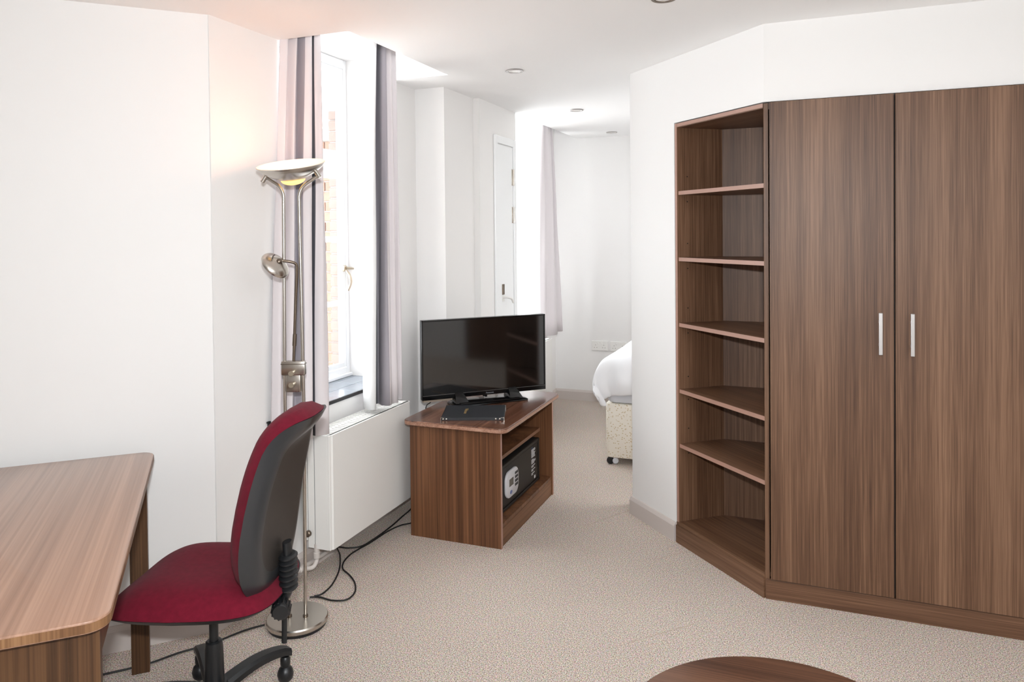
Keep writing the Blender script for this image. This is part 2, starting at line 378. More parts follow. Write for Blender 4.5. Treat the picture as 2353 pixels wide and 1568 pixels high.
# ------------------------------------------------------------------ window 1
XG = -2.345
wn = bpy.data.objects.new('window_1', None); C.objects.link(wn); wn['kind'] = 'structure'; wn.location = (XG, 3.03, .72)
def bar(b, y0, z0, y1, z1, t=.05, x=XG, bev=.004): bx(b, (x - t, y0, z0), (x, y1, z1), bev)
b = BM()
bar(b, 2.62, .715, 3.464, .765, .05, XG - .001); bar(b, 2.62, 2.41, 3.464, 2.459, .05, XG - .001)
bar(b, 2.581, .715, 2.621, 2.459, .08); bar(b, 3.463, .715, 3.489, 2.459, .05)
bar(b, 2.62, 1.83, 3.464, 1.925, .05, XG - .002)
bx(b, (XG - .002, 2.582, .7165), (XG + .02, 3.488, .735), .004)
obj('frame', b, M['frame'], wn)
b = BM(); bar(b, 3.150, .766, 3.176, 2.411, .03); obj('mullion', b, M['frame'], wn)
def sash(y0, y1, z0, z1, bars):
    b = BM(); s = .027
    bar(b, y0, z0, y0 + s, z1, .018, XG - .004, .003); bar(b, y1 - s, z0, y1, z1, .018, XG - .004, .003)
    bar(b, y0 + s - .002, z0, y1 - s + .002, z0 + s, .0174, XG - .0043, .003); bar(b, y0 + s - .002, z1 - s, y1 - s + .002, z1, .0174, XG - .0043, .003)
    f = obj('sash', b, M['frame'], wn)
    for z in bars:
        b = BM(); bar(b, y0 + s - .004, z - .014, y1 - s + .004, z + .014, .014, XG - .006, .003); obj('glazing_bar', b, M['frame'], f)
    zs = [z0 + s - .003] + list(bars) + [z1 - s + .003]
    for a, c in zip(zs, zs[1:]):
        b = BM(); bx(b, (XG - .016, y0 + s - .004, a), (XG - .0135, y1 - s + .004, c)); obj('pane', b, M['glass'], f)
for (y0, y1) in ((2.622, 3.149), (3.178, 3.4615)):
    sash(y0, y1, .768, 1.828, [1.125, 1.475]); sash(y0, y1, 1.928, 2.408, [2.265])
b = BM()
cyl(b, (XG - .01, 3.445, 1.312), (1, 0, 0), .017, .022, 20, .003); tube(b, [(XG + .01, 3.445, 1.312), (XG + .022, 3.462, 1.312), (XG + .036, 3.482, 1.31)], [.010, .008, .005], 10)
tube(b, smoothpath([(XG + .012, 3.443, 1.305), (XG + .03, 3.448, 1.275), (XG + .036, 3.453, 1.235), (XG + .022, 3.446, 1.19)]), [.006 + .003 * sin(pi * i / 24) for i in range(25)], 10)
obj('casement_handle', b, M['brass'], wn, 40)
# reveal face between frame and room and the tiled sill
sill = bpy.data.objects.new('trim_1', None); C.objects.link(sill); sill['kind'] = 'structure'; sill.location = (-2.2, 3.03, .70)
b = BM(); bx(b, (XG - .01, 2.58, .698), (XW + .006, 3.49, .711)); obj('sill_bed', b, M['grout'], sill)
xs = [XG + .012, -2.30, -2.185, XW + .003]; 
for i in range(3):
    y = 2.583
    ys = [2.583]
    off = (.16, .10, .10)[i]
    y = 2.583 + off
    while y < 3.47: ys.append(y); y += .152
    ys.append(3.488)
    for a, c in zip(ys, ys[1:]):
        if c - a < .02: continue
        b = BM(); bx(b, (xs[i] + .0015, a + .0015, .709), (xs[i + 1] - .0015, c - .0015, .716 + random.uniform(-.0003, .0003)), .001, seg=1); obj('tile', b, M['tile'], sill)
b = BM(); bx(b, (XW + .0045, 2.58, .701), (XW + .010, 3.49, .7165), .001); obj('sill_edge', b, M['tileedge'], sill)

# ------------------------------------------------------------------ window 2, door
w2 = bpy.data.objects.new('window_2', None); C.objects.link(w2); w2['kind'] = 'structure'; w2.location = (-2.33, 5.4, .72)
X2 = -2.33
b = BM()
for i, (y0, z0, y1, z1) in enumerate(((4.93, .702, 5.90, .76), (4.93, 2.40, 5.90, 2.458), (4.882, .701, 4.932, 2.458), (5.898, .701, 5.948, 2.458), (5.40, .75, 5.45, 2.41), (4.93, 1.83, 5.90, 1.92))):
    bx(b, (X2 - .07, y0, z0), (X2 - .0007 * i, y1, z1), .004)
obj('frame', b, M['frame'], w2)
for (y0, y1) in ((4.93, 5.40), (5.45, 5.90)):
    for z in (1.12, 1.475, 2.2):
        b = BM(); bx(b, (X2 - .05, y0, z - .014), (X2 - .015, y1, z + .014), .003); obj('glazing_bar', b, M['frame'], w2)
    b = BM(); bx(b, (X2 - .037, y0, .76), (X2 - .033, y1, 2.4)); obj('pane', b, M['glass'], w2)
# cupboard door
d = bpy.data.objects.new('door_1', None); C.objects.link(d); d['kind'] = 'structure'; d.location = (-1.845, 4.56, 0)
XD = -1.845
b = BM()
bx(b, (XD, 4.385, 0), (XD + .014, 4.435, 2.135), .004); bx(b, (XD, 4.715, 0), (XD + .014, 4.762, 2.135), .004); bx(b, (XD, 4.434, 2.085), (XD + .0132, 4.716, 2.1345), .004)
obj('architrave', b, M['frame'], d)
b = BM(); bx(b, (XD - .02, 4.438, .005), (XD + .006, 4.712, 2.08), .002); lf = obj('door_leaf', b, M['frame'], d)
for z in (1.877, 1.62, .3):
    b = BM(); bx(b, (XD + .005, 4.690, z - .055), (XD + .009, 4.712, z + .055), .001)
    tube(b, [(XD + .012, 4.7125, z - .055), (XD + .012, 4.7125, z + .055)], .006, 10); obj('hinge', b, M['steel'], lf, 40)
b = BM(); bx(b, (XD + .005, 4.50, 1.09), (XD + .012, 4.535, 1.16), .003); obj('latch_plate', b, M['steel_dark'], lf)
b = BM(); tube(b, smoothpath([(XD + .008, 4.515, 1.075), (XD + .045, 4.52, 1.072), (XD + .055, 4.55, 1.062), (XD + .05, 4.59, 1.035)]), .008, 10)
bx(b, (XD + .005, 4.50, 1.045), (XD + .012, 4.53, 1.085), .002); obj('lever_handle', b, M['white'], lf, 40)

# ------------------------------------------------------------------ radiator
def radiator(name, label, x0, x1, y0, y1, z0, z1, group=None):
    t = thing(name, label, 'radiator', ((x0 + x1) / 2, (y0 + y1) / 2, z0), 0, group)
    b = BM(); prism(b, [(x1 - .018, y0), (x1, y0 + .018), (x1, y1 - .018), (x1 - .018, y1), (x1 - .020, y1), (x1 - .020, y0)], z0, z1, .002)
    bx(b, (x1 - .020, y0, z0), (x1 - .006, y1, z1), .003)
    obj('front_panel', b, M['rad'], t)
    b = BM(); bx(b, (x0 + .02, y0 + .02, z0 + .02), (x1 - .022, y1 - .02, z1 - .03)); obj('convector_core', b, M['radin'], t)
    for yy in (y0, y1 - .004):
        b = BM(); bx(b, (x0 + .035, yy, z0), (x1 - .088, yy + .004, z1 - .004), .001); bx(b, (x1 - .084, yy, z0), (x1 - .02, yy + .004, z1 - .002), .001)
        obj('side_cover', b, M['rad'], t)
    b = BM(); bx(b, (x0 + .01, y0, z0 + .03), (x0 + .03, y1, z1 - .012), .002); obj('back_panel', b, M['rad'], t)
    # top grille: frame rails and slats
    b = BM(); zt = z1 - .006
    mid = (x0 + x1) / 2 - .012
    for xa, xb in ((x0 + .012, x0 + .020), (mid - .007, mid + .007), (x1 - .034, x1 - .018)): bx(b, (xa, y0 + .006, zt - .01), (xb, y1 - .006, zt), .001)
    bx(b, (x0 + .012, y0 + .004, zt - .01), (x1 - .02, y0 + .03, zt), .001); bx(b, (x0 + .012, y1 - .03, zt - .01), (x1 - .02, y1 - .004, zt), .001)
    g = obj('grille', b, M['rad'], t)
    n = int((y1 - y0 - .06) / .0245)
    for k in range(n):
        ya = y0 + .034 + k * .0245
        for xa, xb in ((x0 + .020, mid - .007), (mid + .007, x1 - .034)):
            b = BM(); bx(b, (xa, ya, zt - .008), (xb, ya + .015, zt - .001)); obj('slat', b, M['rad'], g)
    return t
r1 = radiator('radiator', 'white double panel radiator with slotted top grille under the window', -2.045, -1.89, 2.655, 3.36, .132, .632)
b = BM(); tube(b, [(-1.975, 2.665, .10), (-1.975, 2.665, .15)], .012, 12); obj('valve_tail', b, M['pipe'], r1, 40)
b = BM(); cyl(b, (-2.0, 2.648, .20), (0, -1, 0), .014, .018, 16, .003); obj('bleed_cap', b, M['steel_dark'], r1, 40)
b = BM(); tube(b, [(-2.02, 2.2, .052), (-2.02, 3.55, .052)], .0095, 12)
tube(b, smoothpath([(-2.02, 2.62, .052), (-1.98, 2.64, .055), (-1.975, 2.665, .08), (-1.975, 2.665, .12)]), .0095, 12)
cyl(b, (-2.02, 2.60, .052), (0, 1, 0), .014, .04, 14, .003); cyl(b, (-1.975, 2.665, .085), (0, 0, 1), .014, .03, 14, .003)
tag(obj('heating_pipe', b, M['pipe'], None, 40), 'cream painted heating pipe run along the skirting beneath the radiator', 'pipe')
r2 = radiator('radiator', 'white bedroom radiator whose end just shows right of the television', -2.045, -1.90, 4.95, 5.74, .132, .632)

# ------------------------------------------------------------------ curtains
def curtain(name, label, top, bot, z1, z0, segs, mats, wob=.004, n=14):
    """top / bot: xy polylines with the same number of points (the folds); segs: material index per span"""
    bm = BM(); T = []
    def dense(poly):
        out = []; idx = []
        P = smoothpath([(p[0], p[1], 0) for p in poly], 6)
        return P
    A = dense(top); B = dense(bot); rows = []
    for j in range(n + 1):
        t = j / n; z = z1 + (z0 - z1) * t; e = t ** .8
        rows.append([bm.verts.new((A[i].x + (B[i].x - A[i].x) * e + wob * sin(7 * t + i * .9) * sin(pi * t), A[i].y + (B[i].y - A[i].y) * e + wob * sin(5 * t + i * .5) * sin(pi * t), z)) for i in range(len(A))])
    for j in range(n):
        for i in range(len(A) - 1):
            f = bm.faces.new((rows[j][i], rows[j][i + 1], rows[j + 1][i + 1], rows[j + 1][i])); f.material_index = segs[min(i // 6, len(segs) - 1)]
    o = obj(name, bm, mats, None, 70)
    md = o.modifiers.new('thick', 'SOLIDIFY'); md.thickness = .003; md.offset = 0
    return tag(o, label, 'curtain')
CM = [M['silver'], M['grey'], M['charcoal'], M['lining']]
# left of the window
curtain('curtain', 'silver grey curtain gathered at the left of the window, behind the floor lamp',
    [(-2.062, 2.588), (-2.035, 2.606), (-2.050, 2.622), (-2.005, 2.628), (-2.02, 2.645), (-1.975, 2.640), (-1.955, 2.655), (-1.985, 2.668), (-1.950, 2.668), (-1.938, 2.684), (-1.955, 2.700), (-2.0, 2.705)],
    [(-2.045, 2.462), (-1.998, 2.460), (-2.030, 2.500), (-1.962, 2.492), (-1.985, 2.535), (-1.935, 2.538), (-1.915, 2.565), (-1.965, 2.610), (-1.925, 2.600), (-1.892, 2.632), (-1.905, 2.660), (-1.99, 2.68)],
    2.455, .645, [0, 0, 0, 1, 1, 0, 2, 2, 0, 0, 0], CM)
# right of the window
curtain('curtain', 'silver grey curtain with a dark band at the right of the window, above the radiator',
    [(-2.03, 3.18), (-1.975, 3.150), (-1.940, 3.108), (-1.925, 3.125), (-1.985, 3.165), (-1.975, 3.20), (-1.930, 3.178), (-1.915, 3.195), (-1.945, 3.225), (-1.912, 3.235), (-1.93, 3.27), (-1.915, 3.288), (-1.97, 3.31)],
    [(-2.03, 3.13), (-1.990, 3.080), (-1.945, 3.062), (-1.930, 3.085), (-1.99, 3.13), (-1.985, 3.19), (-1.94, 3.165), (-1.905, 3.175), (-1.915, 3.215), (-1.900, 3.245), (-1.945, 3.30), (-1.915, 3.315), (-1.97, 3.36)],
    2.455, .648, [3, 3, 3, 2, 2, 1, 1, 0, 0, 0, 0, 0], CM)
# bedroom
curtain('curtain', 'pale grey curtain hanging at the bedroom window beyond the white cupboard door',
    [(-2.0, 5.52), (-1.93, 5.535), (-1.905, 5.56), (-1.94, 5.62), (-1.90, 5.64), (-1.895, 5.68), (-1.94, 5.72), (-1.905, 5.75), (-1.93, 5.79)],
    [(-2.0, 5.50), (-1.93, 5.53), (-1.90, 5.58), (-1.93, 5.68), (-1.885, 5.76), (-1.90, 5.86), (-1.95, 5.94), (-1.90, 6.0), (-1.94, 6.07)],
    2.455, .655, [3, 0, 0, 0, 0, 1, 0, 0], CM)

# ------------------------------------------------------------------ ceiling spotlights
def spot(loc, label, glow=False):
    t = thing('ceiling_spotlight', label, 'light', loc, 0, 'recessed ceiling spotlights')
    b = BM(); lathe(b, [(.030, 0), (.044, -.0005), (.047, -.004), (.044, -.007), (.034, -.006), (.030, .004)], 40); obj('bezel', b, M['steel_dark'] if glow else M['handle'], t, 40, world=False)
    b = BM(); lathe(b, [(0, -.001), (.031, -.001), (.031, -.0045), (0, -.0055)], 32); obj('lens', b, M['spotglass'], t, 40, world=False)
    return t
spot((-1.365, 3.537, H), 'recessed chrome ceiling spotlight nearest the window curtain, largest wholly in view')
spot((-1.419, 4.843, H), 'recessed ceiling spotlight, middle one of the three in a row')
spot((-1.470, 6.05, H), 'recessed ceiling spotlight farthest away, above the bed end')
spot((-.452, 2.652, H), 'dark rimmed ceiling spotlight cut off by the top edge of the photo', True)

# ------------------------------------------------------------------ sockets on the bedroom wall
def socket(x, label):
    t = thing('wall_socket', label, 'socket', (x, 6.33, .495), 0, 'double sockets on the bedroom wall')
    b = BM(); bx(b, (-.073, -.010, -.043), (.073, 0, .043), .003); obj('face_plate', b, M['white'], t, world=False)
    for sx in (-.037, .037):
        b = BM()
        for px, pz in ((0, .006), (-.011, -.016), (.011, -.016)): bx(b, (sx + px - .003, -.0105, pz - .002), (sx + px + .003, -.0098, pz + .002))
        obj('pin_holes', b, M['steel_dark'], t, world=False)
        b = BM(); bx(b, (sx * .45 - .007, -.013, .012), (sx * .45 + .007, -.009, .030), .002); obj('switch', b, M['white'], t, world=False)
    return t
socket(-1.658, 'white double socket on bedroom wall, left of the pair'); socket(-1.492, 'white double socket on bedroom wall, right of the pair by the duvet')
# small dark cable clip on the window wall
b = BM(); bx(b, (XW, 2.470, .705), (XW + .012, 2.484, .725), .002); bx(b, (XW + .003, 2.462, .718), (XW + .010, 2.472, .725), .001)
tag(obj('cable_clip', b, M['black']), 'small black clip on the wall left of the curtain bottom', 'clip')

# ------------------------------------------------------------------ wardrobe
wd = thing('wardrobe', 'tall built in walnut wardrobe with two plain doors and bar handles', 'wardrobe', (.33, 3.15, 0))
YD = 3.15
b = BM(); bx(b, (-.142, YD + .004, .0), (-.124, 3.735, 2.012), .001); bx(b, (.79, YD + .004, 0), (.81, 3.735, 2.012)); bx(b, (1.68, YD + .004, 0), (1.698, 3.735, 2.012))
bx(b, (-.124, YD + .024, 1.99), (1.68, 3.735, 2.012)); bx(b, (-.124, 3.72, .09), (1.68, 3.735, 1.99)); bx(b, (-.124, YD + .024, .082), (1.68, 3.72, .1))
obj('carcass', b, M['wood'], wd)
b = BM(); bx(b, (-.139, YD - .004, 0), (1.698, YD + .012, .081), .001); obj('plinth', b, M['wood_x'], wd)
for i, (xa, xb, hx) in enumerate(((-.119, .3265, .2785), (.3315, .785, .386), (.80, 1.235, 1.18), (1.24, 1.675, 1.29))):
    b = BM(); bx(b, (xa, YD - .014, .086), (xb, YD + .004, 2.013), .0015, seg=1); dr = obj('door', b, M['wood'], wd)
    b = BM(); bx(b, (hx - .0065, YD - .048, 1.022), (hx + .0065, YD - .038, 1.182), .0015, seg=1)
    for z in (1.058, 1.146): bx(b, (hx - .005, YD - .040, z - .005), (hx + .005, YD - .012, z + .005))
    obj('handle', b, M['handle'], dr)
b = BM(); bx(b, (.3268, YD + .0, .09), (.3312, YD + .01, 2.01)); obj('door_gap', b, M['dark'], wd)

# ------------------------------------------------------------------ corner bookcase
bc = thing('corner_bookcase', 'open walnut corner bookcase with slanted shelves beside the wardrobe', 'bookcase', (-.35, 3.5, 0))
FL = Vector((-.562, 3.581)); FR = Vector((-.1435, 3.153)); BL = Vector((-.372, 3.728)); BR = Vector((-.1435, 3.728))
fd = (FR - FL).normalized(); inn = Vector((-fd.y, fd.x)) * -1
inn = Vector((fd.y, -fd.x)); inn = -inn   # pointing into the niche
if inn.y < 0: inn = -inn
def sh(z0, z1, name, back=0.0, m=None):
    o = fd * .016
    poly = [FL + o + inn * back, FR + inn * back + Vector((0, .0)), BR, BL + Vector((.012, 0))]
    b = BM(); prism(b, [tuple(p) for p in poly], z0, z1); return obj(name, b, m or M['wood_d'], bc)
def strip(z0, z1, parent, back, m=M['edge']):
    p = FL + fd * .017 + inn * back; q = FR + inn * back; n = -inn * .0012
    b = BM(); prism(b, [tuple(p + n), tuple(q + n), tuple(q), tuple(p)], z0, z1); obj('edge_band', b, m, parent)
for z in (1.690, 1.374, 1.060, .742, .479):
    s = sh(z - .018, z, 'shelf', .006); strip(z - .018, z, s, .006)
s = sh(1.992, 2.012, 'top_panel'); strip(1.996, 2.012, s, 0)
s = sh(.085, .103, 'bottom_shelf'); 
b = BM(); p = FL - inn * .008; q = FR - inn * .006
prism(b, [tuple(p), tuple(q), tuple(q + inn * .014), tuple(p + inn * .014)], 0, .085); prism(b, [tuple(p + inn * .004), tuple(q + inn * .004), tuple(q + inn * .014), tuple(p + inn * .014)], .085, .099)
obj('plinth', b, M['wood_d'], bc)
b = BM(); prism(b, [tuple(FL), tuple(FL + fd * .015), tuple(BL + Vector((.014, 0))), tuple(BL)], 0, 2.012); obj('side_panel', b, M['wood'], bc)
b = BM(); prism(b, [tuple(FL - inn * .0015), tuple(FL + fd * .015 - inn * .0015), tuple(FL + fd * .015), tuple(FL)], .1, 2.012); obj('side_edge_band', b, M['edge'], bc)
b = BM(); prism(b, [tuple(BL), tuple(BR), tuple(BR + Vector((0, .012))), tuple(BL + Vector((0, .012)))], 0, 2.012); obj('back_panel', b, M['wood'], bc)
b = BM()
for z in (.43, .55, .69, .80, 1.01, 1.13, 1.32, 1.44, 1.64, 1.76):
    c0 = FL + fd * .016 + (BL - FL) * .22; cyl(b, (c0.x, c0.y, z), (fd.x, fd.y, 0), .003, .0012, 8)
o = obj('peg_holes', b, M['dark'], bc)

# ------------------------------------------------------------------ television cabinet
cb = thing('television_cabinet', 'walnut television cabinet with open shelf and rounded top, beside the radiator', 'cabinet', (-1.565, 3.6, 0))
X0, X1, Y0, Y1 = -1.812, -1.327, 3.207, 3.998
b = BM(); prism(b, rrect(-1.832, 3.158, -1.283, 4.006, .045), .561, .585, .004); tp = obj('top', b, M['wood_top'], cb)
b = BM(); prism(b, rrect(-1.8325, 3.1575, -1.2825, 4.0065, .045), .5655, .5805, 0); obj('edge_band', b, wood('walnut_edge', (124, 88, 70), (158, 118, 98), (186, 148, 128), 'Y', rough=.3, fine=40), tp)
for (ya, yb) in ((Y0, Y0 + .018), (Y1 - .018, Y1)):
    b = BM(); bx(b, (X0, ya, 0), (X1, yb, .561), .0005, seg=1); obj('side_panel', b, M['wood_cab'], cb)
for ya in (Y0 + .0005, Y1 - .0175):
    b = BM(); bx(b, (X1 - .0005, ya, 0), (X1 + .001, ya + .017, .561)); obj('edge_band', b, M['edge'], cb)
b = BM(); bx(b, (X0, Y0 + .018, .02), (X0 + .012, Y1 - .018, .555)); obj('back_panel', b, M['wood_cab'], cb)
b = BM(); bx(b, (X1 - .022, Y0 + .018, 0), (X1 - .006, Y1 - .018, .088), .0005); obj('plinth', b, wood('walnut_plinth', (80, 50, 30), (112, 76, 50), (138, 98, 68), 'Y', fine=40), cb)
b = BM(); bx(b, (X0 + .012, Y0 + .018, .088), (X1 - .008, Y1 - .018, .106)); obj('bottom_shelf', b, M['wood_cab'], cb)
b = BM(); bx(b, (X0 + .012, Y0 + .018, .362), (X1 - .075, Y1 - .018, .380)); s = obj('shelf', b, M['wood_cab'], cb)
b = BM(); bx(b, (X1 - .075, Y0 + .018, .362), (X1 - .0735, Y1 - .018, .380)); obj('edge_band', b, mat('walnut_dull_edge', (128, 92, 70), .45), s)
# safe
sf = thing('safe', 'small black electronic safe with silver keypad on the cabinet bottom shelf', 'safe', (-1.56, 3.6, .106))
xs_ = -1.377
b = BM(); bx(b, (-1.70, 3.335, .112), (xs_ - .012, 3.905, .346), .004); obj('body', b, M['safein'], sf)
b = BM(); bx(b, (xs_ - .02, 3.338, .112), (xs_, 3.902, .126), .002); bx(b, (xs_ - .02, 3.338, .332), (xs_, 3.902, .346), .002); bx(b, (xs_ - .02, 3.338, .112), (xs_, 3.354, .346), .002); bx(b, (xs_ - .02, 3.886, .112), (xs_, 3.902, .346), .002)
obj('front_frame', b, M['safe'], sf)
b = BM(); bx(b, (xs_ - .016, 3.358, .130), (xs_ - .004, 3.882, .328), .002); sd = obj('door', b, M['safe'], sf)
mt = frame_mtx((xs_ - .004, 3.465, .228), (0, 1, 0), (0, 0, 1))
b = BM(); prism(b, rrect(-.085, -.062, .085, .072, .045), 0, .014, .005, mt); kp = obj('keypad', b, M['safepanel'], sd, 35)
b = BM(); bx(b, (-.048, -.005, .0135), (.008, .032, .0146), 0, mt); obj('display', b, M['lcd'], kp)
b = BM()
for i in range(4):
    for j in range(3): prism(b, rrect(.030 + j * .015, .036 - i * .020, .041 + j * .015, .050 - i * .020, .004, 3), .0135, .0156, 0, mt)
obj('keys', b, M['black'], kp)
b = BM(); lathe(b, [(0, .0136), (.016, .0136), (.016, .0145), (0, .0145)], 20, mt @ Matrix.Translation((-.025, -.036, 0)) @ Matrix.Diagonal((1, .6, 1, 1))); obj('badge', b, M['bluebadge'], kp)
mt2 = frame_mtx((xs_ - .0035, 3.778, .312), (0, 1, 0), (0, 0, 1))
b = BM(); widths = [1, .95, .6, 1, .9, .8, .95, 0, .5, .95, .9, .7, 0, .9, .6, 0, .8, .45, 0, .7, .3]
rr = random.Random(7)
for i, wd_ in enumerate(widths):
    x = 0; z = -.004 - i * .0068
    while wd_ and x < .062 * wd_:
        l = rr.uniform(.004, .013); bx(b, (x, z - .0038, 0), (min(x + l, .064), z, .0006), 0, mt2); x += l + .0022
obj('instruction_print', b, M['paper'], sd)
b = BM(); prism(b, rrect(.042, -.172, .062, -.156, .003, 3), 0, .0006, 0, mt2); obj('sticker', b, M['paper'], sd)
b = BM(); bx(b, (.002, -.002, 0), (.022, .008, .0006), 0, mt2); obj('logo_patch', b, mat('blue_patch', (40, 58, 84), .5), sd)

# ------------------------------------------------------------------ television
tv = thing('television', 'black flat screen television on the walnut cabinet', 'television', (-1.612, 3.690, .585), radians(43.9))
# local frame: x along the screen, -y towards the viewer
WT, HT = .718, .424; zb = .031
b = BM(); bx(b, (-WT / 2, -.004, zb), (WT / 2, .024, zb + HT), .003); bx(b, (-.22, .02, zb + .05), (.22, .055, zb + .30), .012); obj('back_case', b, M['black'], tv, world=False)
b = BM(); f = .0085; fb = .026
bx(b, (-WT / 2, -.010, zb), (-WT / 2 + f, -.002, zb + HT), .001); bx(b, (WT / 2 - f, -.010, zb), (WT / 2, -.002, zb + HT), .001)
bx(b, (-WT / 2, -.010, zb + HT - f), (WT / 2, -.002, zb + HT), .001); bx(b, (-WT / 2, -.011, zb), (WT / 2, -.002, zb + fb), .002)
obj('bezel', b, M['tvblack'], tv, world=False)
b = BM(); bx(b, (-WT / 2 + f - .001, -.0065, zb + fb - .001), (WT / 2 - f + .001, -.003, zb + HT - f + .001)); obj('screen', b, M['screen'], tv, world=False)
b = BM(); bx(b, (-WT / 2 + .004, -.0118, zb + fb - .0035), (WT / 2 - .004, -.0105, zb + fb - .0018)); obj('trim_line', b, mat('grey_trim_line', (96, 92, 90), .3), tv, world=False)
text('Panasonic', .0115, M['silverprint'], 'brand_lettering', tv, frame_mtx((.022, -.0113, zb + .008), (1, 0, 0), (0, 0, 1)), world=False)
b = BM(); bx(b, (-.018, -.0125, zb - .006), (.004, -.004, zb + .002), .001)
bx(b, (-.006, -.0125, zb - .010), (.006, -.004, zb), .001); obj('sensor', b, M['tvblack'], tv, world=False)
b = BM(); prism(b, rrect(-WT / 2 + .006, -.006, -.19, .012, .003, 3), zb - .010, zb + .001); obj('speaker_strip', b, mat('tan_speaker_strip', (150, 136, 120), .6), tv, world=False)
b = BM()
prism(b, [(-.19, -.105), (.19, -.105), (.215, -.09), (.215, .01), (.19, .05), (-.19, .05), (-.215, .01), (-.215, -.09)], 0, .008, .003)
prism(b, [(-.17, -.09), (.17, -.09), (.19, .0), (.17, .035), (-.17, .035), (-.19, .0)], .006, .016, .003)
for sx in (-.155, .155):
    t = BM(); lo = [(-.038, -.075), (.038, -.075), (.038, .03), (-.038, .03)]; hi = [(-.022, -.008), (.022, -.008), (.022, .022), (-.022, .022)]
    a = [t.verts.new((sx + x, y, .012)) for x, y in lo]; c = [t.verts.new((sx + x, y, zb + .03)) for x, y in hi]
    for k in range(4): t.faces.new((a[k], a[(k + 1) % 4], c[(k + 1) % 4], c[k]))
    t.faces.new(a[::-1]); t.faces.new(c); bmesh.ops.recalc_face_normals(t, faces=t.faces); bmesh.ops.bevel(t, geom=t.edges[:], offset=.003, segments=2, affect='EDGES', profile=.5); merge(b, t)
obj('stand', b, M['tvblack'], tv, 35, world=False)
# folder
P = [Vector(p) for p in ((-1.642, 3.211), (-1.352, 3.318), (-1.437, 3.566), (-1.727, 3.462))]
fx = (P[1] - P[0]).normalized(); ang = math.atan2(fx.y, fx.x); fw = (P[1] - P[0]).length; fh = (P[3] - P[0]).length
fo = thing('folder', 'black leatherette guest folder with gold lettering lying on the cabinet', 'folder', (P[0].x, P[0].y, .585), ang)
b = BM(); prism(b, rrect(0, 0, fw, fh, .004, 3), 0, .003, .001); prism(b, rrect(0, 0, fw, fh, .004, 3), .011, .014, .001)
bx(b, (0, 0, 0), (.004, fh, .014), .001); bx(b, (0, .0, .0015), (fw, .006, .0125), .002); obj('cover', b, M['bonded'], fo, world=False)
b = BM(); bx(b, (.004, .008, .003), (fw - .005, fh - .004, .011)); obj('pages', b, M['paper'], fo, world=False)
for i, (x, y, sx, sy) in enumerate(((0, 0, 1, 1), (fw, 0, -1, 1), (fw, fh, -1, -1), (0, fh, 1, -1))):
    b = BM(); prism(b, sorted([(x - sx * .0008, y - sy * .0008), (x + sx * .016, y - sy * .0008), (x - sx * .0008, y + sy * .016)], key=lambda p: math.atan2(p[1] - (y + sy * .004), p[0] - (x + sx * .004))), .0135, .0149)
    bx(b, tuple(min(a, c) for a, c in zip((x - sx * .001, y - sy * .001, .0), (x + sx * .001, y + sy * .016, .0148))), tuple(max(a, c) for a, c in zip((x - sx * .001, y - sy * .001, .0), (x + sx * .001, y + sy * .016, .0148))))
    obj('metal_corner', b, M['steel'], fo, world=False)
for x in (.012, .028, fw - .04, fw - .02):
    b = BM(); lathe(b, [(0, .004), (.003, .0034), (.0052, .001), (.0052, 0)], 16, Matrix.Translation((x, 0.0, .007)) @ Matrix.Rotation(radians(90), 4, 'X')); obj('rivet', b, M['steel'], fo, 50, world=False)
text('Welcome', .026, M['gold'], 'gold_lettering', fo, frame_mtx((.105, .135, .0142), (.0, -1, 0), (1, 0, 0)), world=False)

# ------------------------------------------------------------------ floor lamp
LX, LY = -1.812, 2.318
lp = thing('floor_lamp', 'lit brushed nickel uplighter floor lamp with reading arm between chair and radiator', 'lamp', (LX, LY, 0), radians(21.4))
def lobj(*a, **k): k['world'] = False; return obj(*a, **k)
b = BM(); lathe(b, [(0, .0), (.108, .0), (.110, .010), (.108, .012), (0, .012)], 64); lobj('base_rubber', b, M['black'], lp, smooth=40)
b = BM(); lathe(b, [(0, .012), (.112, .012), (.1155, .016), (.1155, .027), (.112, .032), (0, .032)], 72); lobj('base', b, M['steel'], lp, smooth=30)
for s in (-1, 1):
    b = BM()
    pts = smoothpath([(s * .030, 0, 1.62), (s * .031, 0, 1.655), (s * .046, 0, 1.685), (s * .078, 0, 1.708), (s * .100, 0, 1.722)], 6)
    tube(b, [(s * .031, 0, .03), (s * .036, 0, .86), (s * .030, 0, 1.60)] + pts, .0065, 14); lobj('pole', b, M['steel'], lp, smooth=50)
    b = BM(); z = 1.722 + s * .008; cyl(b, (s * .092, 0, z + .016), (s * .55, 0, -.85), .0085, .034, 18, .001); lobj('pivot', b, M['steel'], lp, smooth=40)
    b = BM(); cyl(b, (s * .031, 0, .03), (0, 0, 1), .010, .008, 16, .002); lobj('pole_collar', b, M['steel_dark'], lp, smooth=40)
